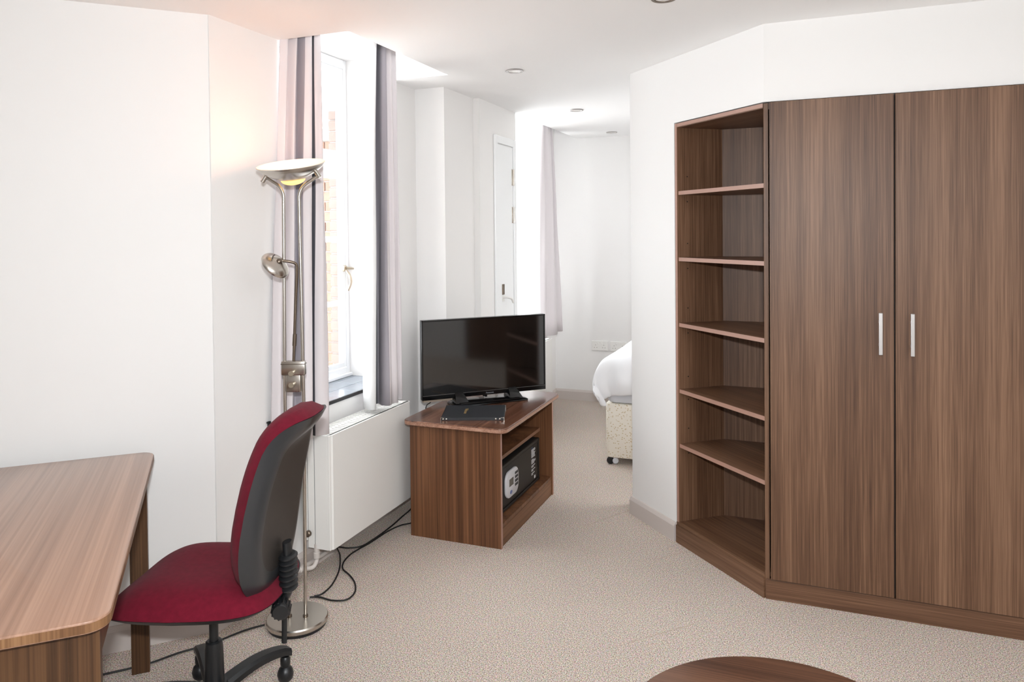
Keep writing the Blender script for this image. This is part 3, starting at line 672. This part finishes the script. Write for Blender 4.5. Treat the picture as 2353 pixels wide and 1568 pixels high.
# bowl tilted towards the room
BT = Matrix.Translation((0, 0, 1.768)) @ Matrix.Rotation(radians(3.5), 4, 'Y').inverted() @ Matrix.Rotation(radians(14.5), 4, 'X')
b = BM(); prof = []
for i in range(13):
    t = i / 12; prof.append((.128 * (1 - t) + .047 * t, -.056 * (t ** .62)))
prof2 = [(max(r - .0015, .0), z + .002) for r, z in reversed(prof)]
lathe(b, prof + prof2, 72, BT, close=True)
bw = lobj('bowl_shade', b, [M['steel'], M['bowlin']], lp, smooth=40)
for p in bw.data.polygons:
    c = BT.inverted() @ p.center; nn = BT.to_3x3().inverted() @ p.normal
    if nn.z > .2: p.material_index = 1
b = BM(); lathe(b, [(.046, -.057)] + [(.046 * cos(a), -.057 - .022 * sin(a)) for a in [i * pi / 16 for i in range(1, 8)]] + [(0, -.079)], 40, BT); lobj('glass_dome', b, M['glassglow'], lp, smooth=60)
b = BM(); bx(b, (-.045, -.022, -.030), (.045, .022, -.004), .004, BT); lobj('bulb_housing', b, M['bulbglow'], lp)
b = BM(); bx(b, (-.060, -.028, -.040), (.062, .028, -.032), .003, BT); lobj('bulb_holder', b, M['bowlin'], lp)
# clamp
b = BM(); bx(b, (-.046, -.014, .962), (.046, .014, 1.018), .006); 
prism(b, rrect(-.028, -.012, .028, .014, .004, 3), .898, .965, .004); lobj('clamp', b, M['steel'], lp, smooth=35)
b = BM(); bx(b, (-.0465, -.0148, 1.005), (.0465, .0148, 1.008), .001); lobj('clamp_ring', b, M['steel_dark'], lp)
for z in (.974, .930):
    b = BM(); cyl(b, (0, -.012, z), (0, -1, 0), .0075, .022, 16, .002); cyl(b, (0, -.034, z), (0, -1, .15), .010, .006, 16, .001); lobj('knob', b, M['brass'], lp, smooth=40)
# reading arm and head
hd = Vector((-.055, -.03, 1.392))
b = BM(); pts = smoothpath([(.0, 0, 1.015), (.004, 0, 1.10), (.012, -.004, 1.25), (.020, -.010, 1.36), (.018, -.014, 1.388), (-.002, -.022, 1.398), (-.028, -.028, 1.402)], 8)
tube(b, pts, .0055, 12); tube(b, [(.0032, 0, 1.075), (.006, 0, 1.12)], .0078, 12); lobj('reading_arm', b, M['steel_dark'], lp, smooth=50)
HM = Matrix.Translation((-.052, -.030, 1.388)) @ Vector((.70, -.32, .62)).to_track_quat('Z', 'Y').to_matrix().to_4x4()
b = BM(); pr = [(.059 * sin(a), .028 * cos(a) - .008) for a in [i * pi / 20 for i in range(0, 11)]]
pr2 = [(max(r - .0015, 0), z - .0015) for r, z in reversed(pr)]
lathe(b, pr + pr2, 48, HM, close=False); rh = lobj('reading_head', b, M['steel'], lp, smooth=50)
b = BM(); lathe(b, [(0, .018), (.009, .018), (.011, .022), (.008, .027), (0, .028)], 20, HM); lobj('head_knuckle', b, M['steel_dark'], rh, smooth=40)
b = BM(); 
for k in range(5):
    a = radians(100 + k * 14); cyl(b, HM @ Vector((.030 * cos(a), .030 * sin(a), .0205)), HM.to_3x3() @ Vector((0, 0, 1)), .002, .0016, 8)
lobj('vent_holes', b, M['dark'], rh)
bl = bpy.data.lights.new('uplighter_bulb', 'POINT'); bl.energy = 1.5; bl.color = (1, .42, .25); bl.shadow_soft_size = .03
bo = bpy.data.objects.new('uplighter_bulb', bl); C.objects.link(bo); bo.parent = lp; bo.location = BT @ Vector((0, 0, .012))

# ------------------------------------------------------------------ cables
def cable(label, pts, r=.0035):
    b = BM(); tube(b, smoothpath(pts, 8), r, 8); return tag(obj('cable', b, M['cable'], None, 60), label, 'cable')
cable('black mains cable looping on the carpet from the lamp base towards the cabinet', [(-1.89, 2.499, 0.006), (-1.851, 2.514, 0.006), (-1.791, 2.509, 0.006), (-1.737, 2.533, 0.006), (-1.739, 2.598, 0.006), (-1.786, 2.67, 0.006), (-1.849, 2.724, 0.006), (-1.91, 2.764, 0.006), (-1.947, 2.825, 0.006), (-1.963, 2.901, 0.006), (-1.959, 2.968, 0.006), (-1.948, 3.045, 0.006), (-1.939, 3.192, 0.006), (-1.917, 3.283, 0.006), (-1.877, 3.339, 0.006), (-1.847, 3.459, 0.006)])
cable('black cable curving from the lamp base to the radiator bottom corner', [(-1.871, 2.502, 0.013), (-1.85, 2.533, 0.013), (-1.863, 2.621, 0.013), (-1.915, 2.744, 0.013), (-1.995, 2.865, 0.013), (-2.055, 2.933, 0.013), (-2.005, 2.946, 0.013), (-1.957, 2.984, 0.013), (-1.945, 3.079, 0.013), (-1.947, 3.248, 0.013), (-1.959, 3.378, 0.013), (-1.97, 3.491, 0.013), (-1.97, 3.591, 0.05)])
cable('black cable running from the lamp base past the chair to beneath the desk', [(-1.92, 2.26, .006), (-1.965, 2.20, .006), (-2.02, 2.08, .006), (-2.08, 2.0, .006), (-2.14, 1.895, .006), (-2.25, 1.78, .006), (-2.4, 1.62, .006)])
cable('thin black cable hanging behind the television to the cabinet edge', [(-1.835, 3.49, .612), (-1.84, 3.475, .60), (-1.845, 3.44, .585), (-1.850, 3.43, .50), (-1.850, 3.42, .40)], .003)

# ------------------------------------------------------------------ chair
def pillow(outline, cx, cy, front, back, rim=99, rings=10, seg=64):
    """closed cushion: outline(a)->(u,v); centre; front(u,v,r)/back(u,v,r) -> 3D point"""
    bm = BM(); F = []; B = []
    for layer, fn in ((F, front), (B, back)):
        for i in range(rings + 1):
            r = (i / rings) ** .75
            if i == 0: layer.append([bm.verts.new(fn(cx, cy, 0))]); continue
            if layer is B and i == rings: layer.append(F[-1]); continue
            layer.append([bm.verts.new(fn(cx + (outline(2 * pi * k / seg)[0] - cx) * r, cy + (outline(2 * pi * k / seg)[1] - cy) * r, r)) for k in range(seg)])
    for layer in (F, B):
        for k in range(seg):
            k2 = (k + 1) % seg; bm.faces.new((layer[0][0], layer[1][k], layer[1][k2]))
            for i in range(1, rings):
                f = bm.faces.new((layer[i][k], layer[i + 1][k], layer[i + 1][k2], layer[i][k2]))
                if i >= rim: f.material_index = 1
    bmesh.ops.recalc_face_normals(bm, faces=bm.faces); return bm
ch = thing('office_chair', 'maroon upholstered swivel office chair with black shell at the desk', 'chair', (-1.695, 1.765, 0), radians(18))
def cobj(*a, **k): k['world'] = False; return obj(*a, **k)
# seat (local: -x is forwards)
def seat_out(a):
    c, s = cos(a), sin(a); e = 2 / 3.8
    x = .250 * math.copysign(abs(c) ** e, c); y = .246 * math.copysign(abs(s) ** e, s)
    y *= 1 - .10 * max(x, 0) / .225
    return (x - .015, y)
def seat_h(x, y): 
    return -.006 - .010 * max(0, (-x - .12) / .14) ** 2 + .012 * (y / .22) ** 2
b = pillow(seat_out, 0, 0, lambda x, y, r: Vector((x, y, .424 + seat_h(x, y) + .068 * (1 - r ** 4.5))), lambda x, y, r: Vector((x * .99, y * .99, .424 + seat_h(x, y) - .010 * (1 - r ** 6))))
cobj('seat', b, M['maroon'], ch, smooth=60)
b = pillow(lambda a: tuple(v * 1.012 for v in seat_out(a)), 0, 0, lambda x, y, r: Vector((x, y, .425 + seat_h(x, y) * .95)), lambda x, y, r: Vector((x * .97, y * .97, .424 + seat_h(x, y) * .8 - .030 * (1 - r ** 9) - .002)))
cobj('seat_pan', b, M['black'], ch, smooth=50)
# backrest: u across (local y), v height
TAB = []
def build_back():
    """side profile of the back: nearly upright, then rolling rearwards over its top"""
    x, z, v = .176, .425, .425
    while v <= 1.101:
        be = radians(2 + 13 * max(0, v - .45) / .40) if v < .87 else radians(15 + 62 * min(1, (v - .87) / .14))
        TAB.append((v, x, z, be)); x += .002 * sin(be); z += .002 * cos(be); v += .002
build_back()
def bk(u, v, off):
    """point on the back: u across, v along the profile, off towards the sitter"""
    _, x, z, be = TAB[max(0, min(len(TAB) - 1, int(round((v - .425) / .002))))]
    k = off + .014 * (abs(u) / .2) ** 2.2
    return Vector((x - cos(be) * k, u, z + sin(be) * k))
def back_out(a):
    c, s = cos(a), sin(a); e = 2 / 3.1
    u = math.copysign(abs(c) ** e, c); v = math.copysign(abs(s) ** e, s)
    z = .715 + (.285 if v < 0 else .300) * v
    wdt = .206 * (1 - .20 * ((v + .35) / 1.35) ** 1.6 if v > -.35 else 1 - .06 * (v + .35) ** 2)
    return (u * wdt, z)
b = pillow(back_out, 0, .70, lambda u, v, r: bk(u, v, .058 * (1 - r ** 9)), lambda u, v, r: bk(u * .995, v, -.004 * (1 - r ** 4)))
cobj('backrest', b, M['maroon'], ch, smooth=60)
def bo2(a): u, z = back_out(a); return (u * 1.03, .715 + (z - .715) * 1.025)
b = pillow(bo2, 0, .70, lambda u, v, r: bk(u, v, -.001), lambda u, v, r: bk(u * .985, v, -.040 * min(1, (1 - r ** 12) * 1.05) + .008 * (1 - r ** 2)), rim=8, rings=12)
sh_ = cobj('back_shell', b, [M['shell'], M['rim']], ch, smooth=50)
# mechanism
b = BM(); bx(b, (-.09, -.07, .385), (.10, .07, .425), .01); bx(b, (.05, -.03, .375), (.19, .03, .398), .006); cobj('mechanism', b, M['black'], ch, smooth=35)
b = BM(); pts = smoothpath([(.16, 0, .385), (.215, .0, .38), (.238, 0, .41), (.240, 0, .47), (.235, 0, .56)], 6)
tube(b, pts, .021, 12, flat=.6); cobj('back_bar', b, M['black'], ch, smooth=50)
b = BM(); prof = []
for i in range(7): prof += [(.026, .0 + i * .016), (.034, .006 + i * .016), (.034, .010 + i * .016), (.026, .0155 + i * .016)]
lathe(b, [(0, 0)] + prof + [(0, .112)], 28, align((.238, 0, .412), (.0, 0, 1)) @ Matrix.Diagonal((.8, 1.1, 1, 1))); cobj('bellows', b, M['black'], ch, smooth=30)
b = BM(); prof = [(0, 0), (.024, 0), (.027, .004), (.027, .036), (.022, .042), (0, .042)]
lathe(b, prof, 36, align((.225, -.022, .375), (.25, -1, -.1)))
for k in range(14):
    a = 2 * pi * k / 14; tube(b, [Vector((.225, -.022, .375)) + (align((0, 0, 0), (.25, -1, -.1)) @ Vector((.0265 * cos(a), .0265 * sin(a), h))) for h in (.004, .036)], .0032, 6)
cobj('adjustment_knob', b, M['black'], ch, smooth=40)
b = BM(); tube(b, [(.222, .01, .40), (.218, .01, .24)], .0085, 10, flat=.6); cobj('lever', b, M['black'], ch, smooth=40)
b = BM(); cyl(b, (.17, -.045, .412), (0, -1, 0), .007, .012, 14, .002); cobj('bolt', b, M['steel_dark'], ch, smooth=40)
b = BM(); cyl(b, (0, 0, .20), (0, 0, 1), .0135, .20, 24); cobj('gas_column', b, M['black'], ch, smooth=40)
b = BM(); lathe(b, [(0, .09), (.030, .09), (.027, .22), (.0245, .246), (.020, .250), (0, .250)], 32); cobj('column_sleeve', b, M['black'], ch, smooth=30)
b = BM(); lathe(b, [(0, .055), (.038, .055), (.045, .07), (.045, .10), (.036, .118), (0, .118)], 32); cobj('base_hub', b, M['black'], ch, smooth=40)
for k in range(5):
    a = radians(54 + 72 * k); dx, dy = cos(a), sin(a)
    b = BM(); n = 10; t = BM(); rings = []
    for i in range(n + 1):
        s = i / n; r = .03 + .235 * s; z = .098 + .030 * sin(pi * min(1, s * 1.0) * .8) - .012 * s; hw = .026 - .007 * s; th = .030 - .008 * s
        if i == n: z -= .004
        c = Vector((dx * r, dy * r, z)); n_ = Vector((-dy, dx, 0))
        rings.append([t.verts.new(c + n_ * hw * .72 + Vector((0, 0, th * .5))), t.verts.new(c - n_ * hw * .72 + Vector((0, 0, th * .5))), t.verts.new(c - n_ * hw + Vector((0, 0, th * .1))), t.verts.new(c - n_ * hw * .9 - Vector((0, 0, th * .6))), t.verts.new(c + n_ * hw * .9 - Vector((0, 0, th * .6))), t.verts.new(c + n_ * hw + Vector((0, 0, th * .1)))])
    for i in range(n):
        for q in range(6): t.faces.new((rings[i][q], rings[i][(q + 1) % 6], rings[i + 1][(q + 1) % 6], rings[i + 1][q]))
    t.faces.new(rings[0][::-1]); t.faces.new(rings[-1]); bmesh.ops.recalc_face_normals(t, faces=t.faces); merge(b, t)
    lg = cobj('leg', b, M['black'], ch, smooth=35)
    b = BM(); cx_, cy_ = dx * .25, dy * .25
    lathe(b, [(0, .0), (.012, .0), (.024, .012), (.027, .028), (.022, .044), (.014, .052), (.0165, .060), (.0165, .078), (.012, .085), (0, .085)], 28, Matrix.Translation((cx_, cy_, 0))); cobj('glide', b, M['black'], lg, smooth=40)

# ------------------------------------------------------------------ desk
F0 = Vector((-2.128, 1.952)); N0 = Vector((-1.284, 1.059)); dv = (N0 - F0).normalized(); dn = Vector((dv.y, -dv.x))
if dn.x > 0: dn = -dn
DL = (N0 - F0).length; dang = math.atan2(-dv.y, -dv.x)   # local +y ... see below
# local frame: origin at the far right corner, +x along the front edge towards the camera, +y into the desk (away from the chair)
dk = thing('desk', 'walnut topped desk with rounded corners in the near left corner', 'desk', (F0.x, F0.y, 0), math.atan2(dv.y, dv.x))
def dobj(*a, **k): k['world'] = False; return obj(*a, **k)
W_ = -.72  # depth, along local -y
b = BM(); prism(b, rrect(0, W_, DL, 0, .045), .7155, .742, .005)
M['wood_desk'] = wood('walnut_desk_grain', (134, 100, 80), (154, 118, 97), (176, 138, 115), 'X', rough=.3, bands=2.0, fine=26, coat=.6)
top = dobj('desk_top', b, M['wood_desk'], dk, smooth=30)
b = BM(); prism(b, rrect(-.0006, W_ - .0006, DL + .0006, .0006, .045), .7195, .737); dobj('edge_band', b, wood('desk_edge', (92, 62, 40), (118, 84, 56), (142, 106, 74), 'Z', fine=40), top)
post = None
for (px, py) in ((.045, -.05), (DL - .075, -.05), (.045, W_ + .05), (DL - .075, W_ + .05)):
    b = BM(); bx(b, (px, py - .028, 0), (px + .03, py + .028, .7155), .001); dobj('leg', b, M['wood_desk_x'], dk)
b = BM(); bx(b, (.075, -.046, .615), (DL - .075, -.030, .7155)); dobj('front_apron', b, M['wood_desk_x'], dk)
b = BM(); bx(b, (.075, W_ + .03, .615), (DL - .075, W_ + .046, .7155)); dobj('rear_apron', b, M['wood_desk_x'], dk)
for xa in (.05, DL - .062):
    b = BM(); bx(b, (xa, W_ + .078, .45), (xa + .016, -.078, .7155)); dobj('end_apron', b, M['wood_desk_x'], dk)

# ------------------------------------------------------------------ round table
rt = thing('round_table', 'low round walnut table cut off by the bottom edge of the photo', 'table', (-.029, 1.561, 0))
def robj(*a, **k): k['world'] = False; return obj(*a, **k)
b = BM(); lathe(b, [(0, .428), (.336, .428), (.342, .432), (.342, .446), (.339, .450), (0, .450)], 96); robj('table_top', b, M['wood_round'], rt, smooth=30)
b = BM(); lathe(b, [(0, .02), (.03, .02), (.03, .428), (0, .428)], 32); robj('pedestal', b, M['black'], rt, smooth=40)
b = BM(); lathe(b, [(0, 0), (.22, 0), (.22, .012), (.20, .02), (0, .024)], 64); robj('foot_disc', b, M['black'], rt, smooth=40)

# ------------------------------------------------------------------ bed
bd = thing('bed', 'divan bed with cream sprigged fabric base seen past the diagonal wall', 'bed', (-.2, 5.35, 0))
BX0, BX1, BY0, BY1 = -1.185, .75, 4.635, 5.99
b = BM(); prism(b, rrect(BX0, BY0, BX1, BY1, .035), .045, .392, .006); obj('divan_base', b, M['sprig'], bd, 40)
b = BM(); prism(b, rrect(BX0 + .005, BY0 + .005, BX1, BY1 - .005, .06), .392, .60, .03); obj('mattress', b, M['mattress'], bd, 40)
for (x, y) in ((BX0 + .035, BY0 + .03), (BX0 + .035, BY1 - .03), (BX1 - .05, BY0 + .03), (BX1 - .05, BY1 - .03)):
    b = BM(); cyl(b, (x - .008, y - .012, .024), (.5, -.86, 0), .024, .018, 20, .004); cyl(b, (x, y, .03), (0, 0, 1), .008, .03, 10)
    cs = obj('castor', b, M['black'], bd, 40)
    b = BM(); cyl(b, (x + .028, y - .016, .024), (.5, -.86, 0), .020, .010, 20, .003); obj('castor_cap', b, M['mattress'], cs, 40)
# duvet: puffy sheet hanging over the foot and side
def duvet():
    bm = BM(); nx, ny = 70, 54; x0, x1, y0, y1 = BX0 - .05, BX1 + .02, BY0 - .05, BY1 + .05; G = []
    rn = random.Random(3)
    ph = [rn.uniform(0, 6) for _ in range(8)]
    def pt(u, v):
        # u along x from the foot hem, v across; returns draped point
        hang = .235
        L = (x1 - x0); Wd = (y1 - y0); sx = u * (L + hang) - hang; sy = v * (Wd + 2 * hang) - hang
        z = .70 + .02 * sin(3.1 * u * 2 + ph[0]) * sin(4 * v + ph[1]) + .10 * max(0, min(1, sx / 1.0)) ** .9
        x = x0 + sx; y = y0 + sy; dz = 0
        R = .085
        def drape(s, lo):
            # s<R arc and then straight down
            if s >= R: return lo + s, 0
            arc = R * pi / 2
            k = (R - s)
            if k < arc: a = k / R; return lo + R - R * sin(a), R * (1 - cos(a))
            return lo, R + (k - arc)
        px, d1 = drape(sx, x0)
        if sy < Wd / 2: py, d2 = drape(sy, y0)
        else: q, d2 = drape(Wd - sy, 0); py = y1 - q
        d = sqrt(d1 * d1 + d2 * d2) if (d1 and d2) else d1 + d2
        w = min(1, max(d1, d2) / .15)
        if d1 > d2: px -= w * (.016 * sin(sy * 24 + ph[2]) + .012 * sin(sy * 51 + ph[3]))
        else:
            py += (-1 if sy < Wd / 2 else 1) * w * (.016 * sin(sx * 21 + ph[4]) + .010 * sin(sx * 47 + ph[5]))
        tuck = max(0, max(d1, d2) - .19) / .1
        if d1 > 0: px += min(tuck, 1) * .055
        if d2 > 0: py += (1 if sy < Wd / 2 else -1) * min(tuck, 1) * .045
        z -= min(d, .30 + .012 * sin(sx * 17 + ph[6]) + .01 * sin(sy * 31 + ph[7]))
        return Vector((px, py, z))
    for i in range(nx + 1): G.append([bm.verts.new(pt(i / nx, j / ny)) for j in range(ny + 1)])
    for i in range(nx):
        for j in range(ny): bm.faces.new((G[i][j], G[i + 1][j], G[i + 1][j + 1], G[i][j + 1]))
    bmesh.ops.recalc_face_normals(bm, faces=bm.faces); return bm
dv_ = obj('duvet', duvet(), M['duvet'], None, 80); tag(dv_, 'plump white duvet spread over the divan bed', 'duvet')
md = dv_.modifiers.new('thick', 'SOLIDIFY'); md.thickness = .022; md.offset = -1
md = dv_.modifiers.new('smooth', 'SUBSURF'); md.levels = 1; md.render_levels = 1

# ------------------------------------------------------------------ outside: brick walls seen through the window
def brickwall(name, label, x0, x1, y, z0, z1, m, thick=.3, first=0, front=1):
    t = thing(name, label, 'wall', ((x0 + x1) / 2, y, z0))
    b = BM(); bx(b, (x0 + .003, y + .012, z0), (x1, y + thick, z1)); obj('mortar_bed', b, M['mortar'], t)
    rn = random.Random(11); z = z0; row = 0; cache = {}
    while z + .065 <= z1:
        x = x1; ln = .1025 if (row + first) % 2 else .215
        x = x0
        while x < x1 - .03:
            l = min(ln, x1 - x); key = round(l, 3)
            if key not in cache:
                bb = BM(); bx(bb, (0, 0, 0), (l, .10, .065), .003, seg=1); me = bpy.data.meshes.new('brick'); bb.to_mesh(me); bb.free(); me.materials.append(m); cache[key] = me
            o = bpy.data.objects.new('brick', cache[key]); C.objects.link(o); o.parent = t
            o.location = (x - (x0 + x1) / 2, rn.uniform(-.002, .002), z - z0)
            x += l + .010; ln = .215
        z += .075; row += 1
    return t
brickwall('brick_wall', 'red brick pier outside the window, nearer of the two brick walls', -2.972, -2.64, 4.2, -.2, 4.4, M['brick'])
bw2 = brickwall('brick_wall', 'orange brick wall outside the window, set farther back behind the brick pier', -3.75, -3.10, 4.62, -.2, 2.2, M['brick2'], first=1)
b = BM(); bx(b, (-3.78, 4.58, 2.2), (-3.08, 4.95, 2.245), .004); bx(b, (-3.80, 4.70, 2.245), (-3.06, 5.0, 2.30), .004); obj('coping_stone', b, M['stone'], bw2)
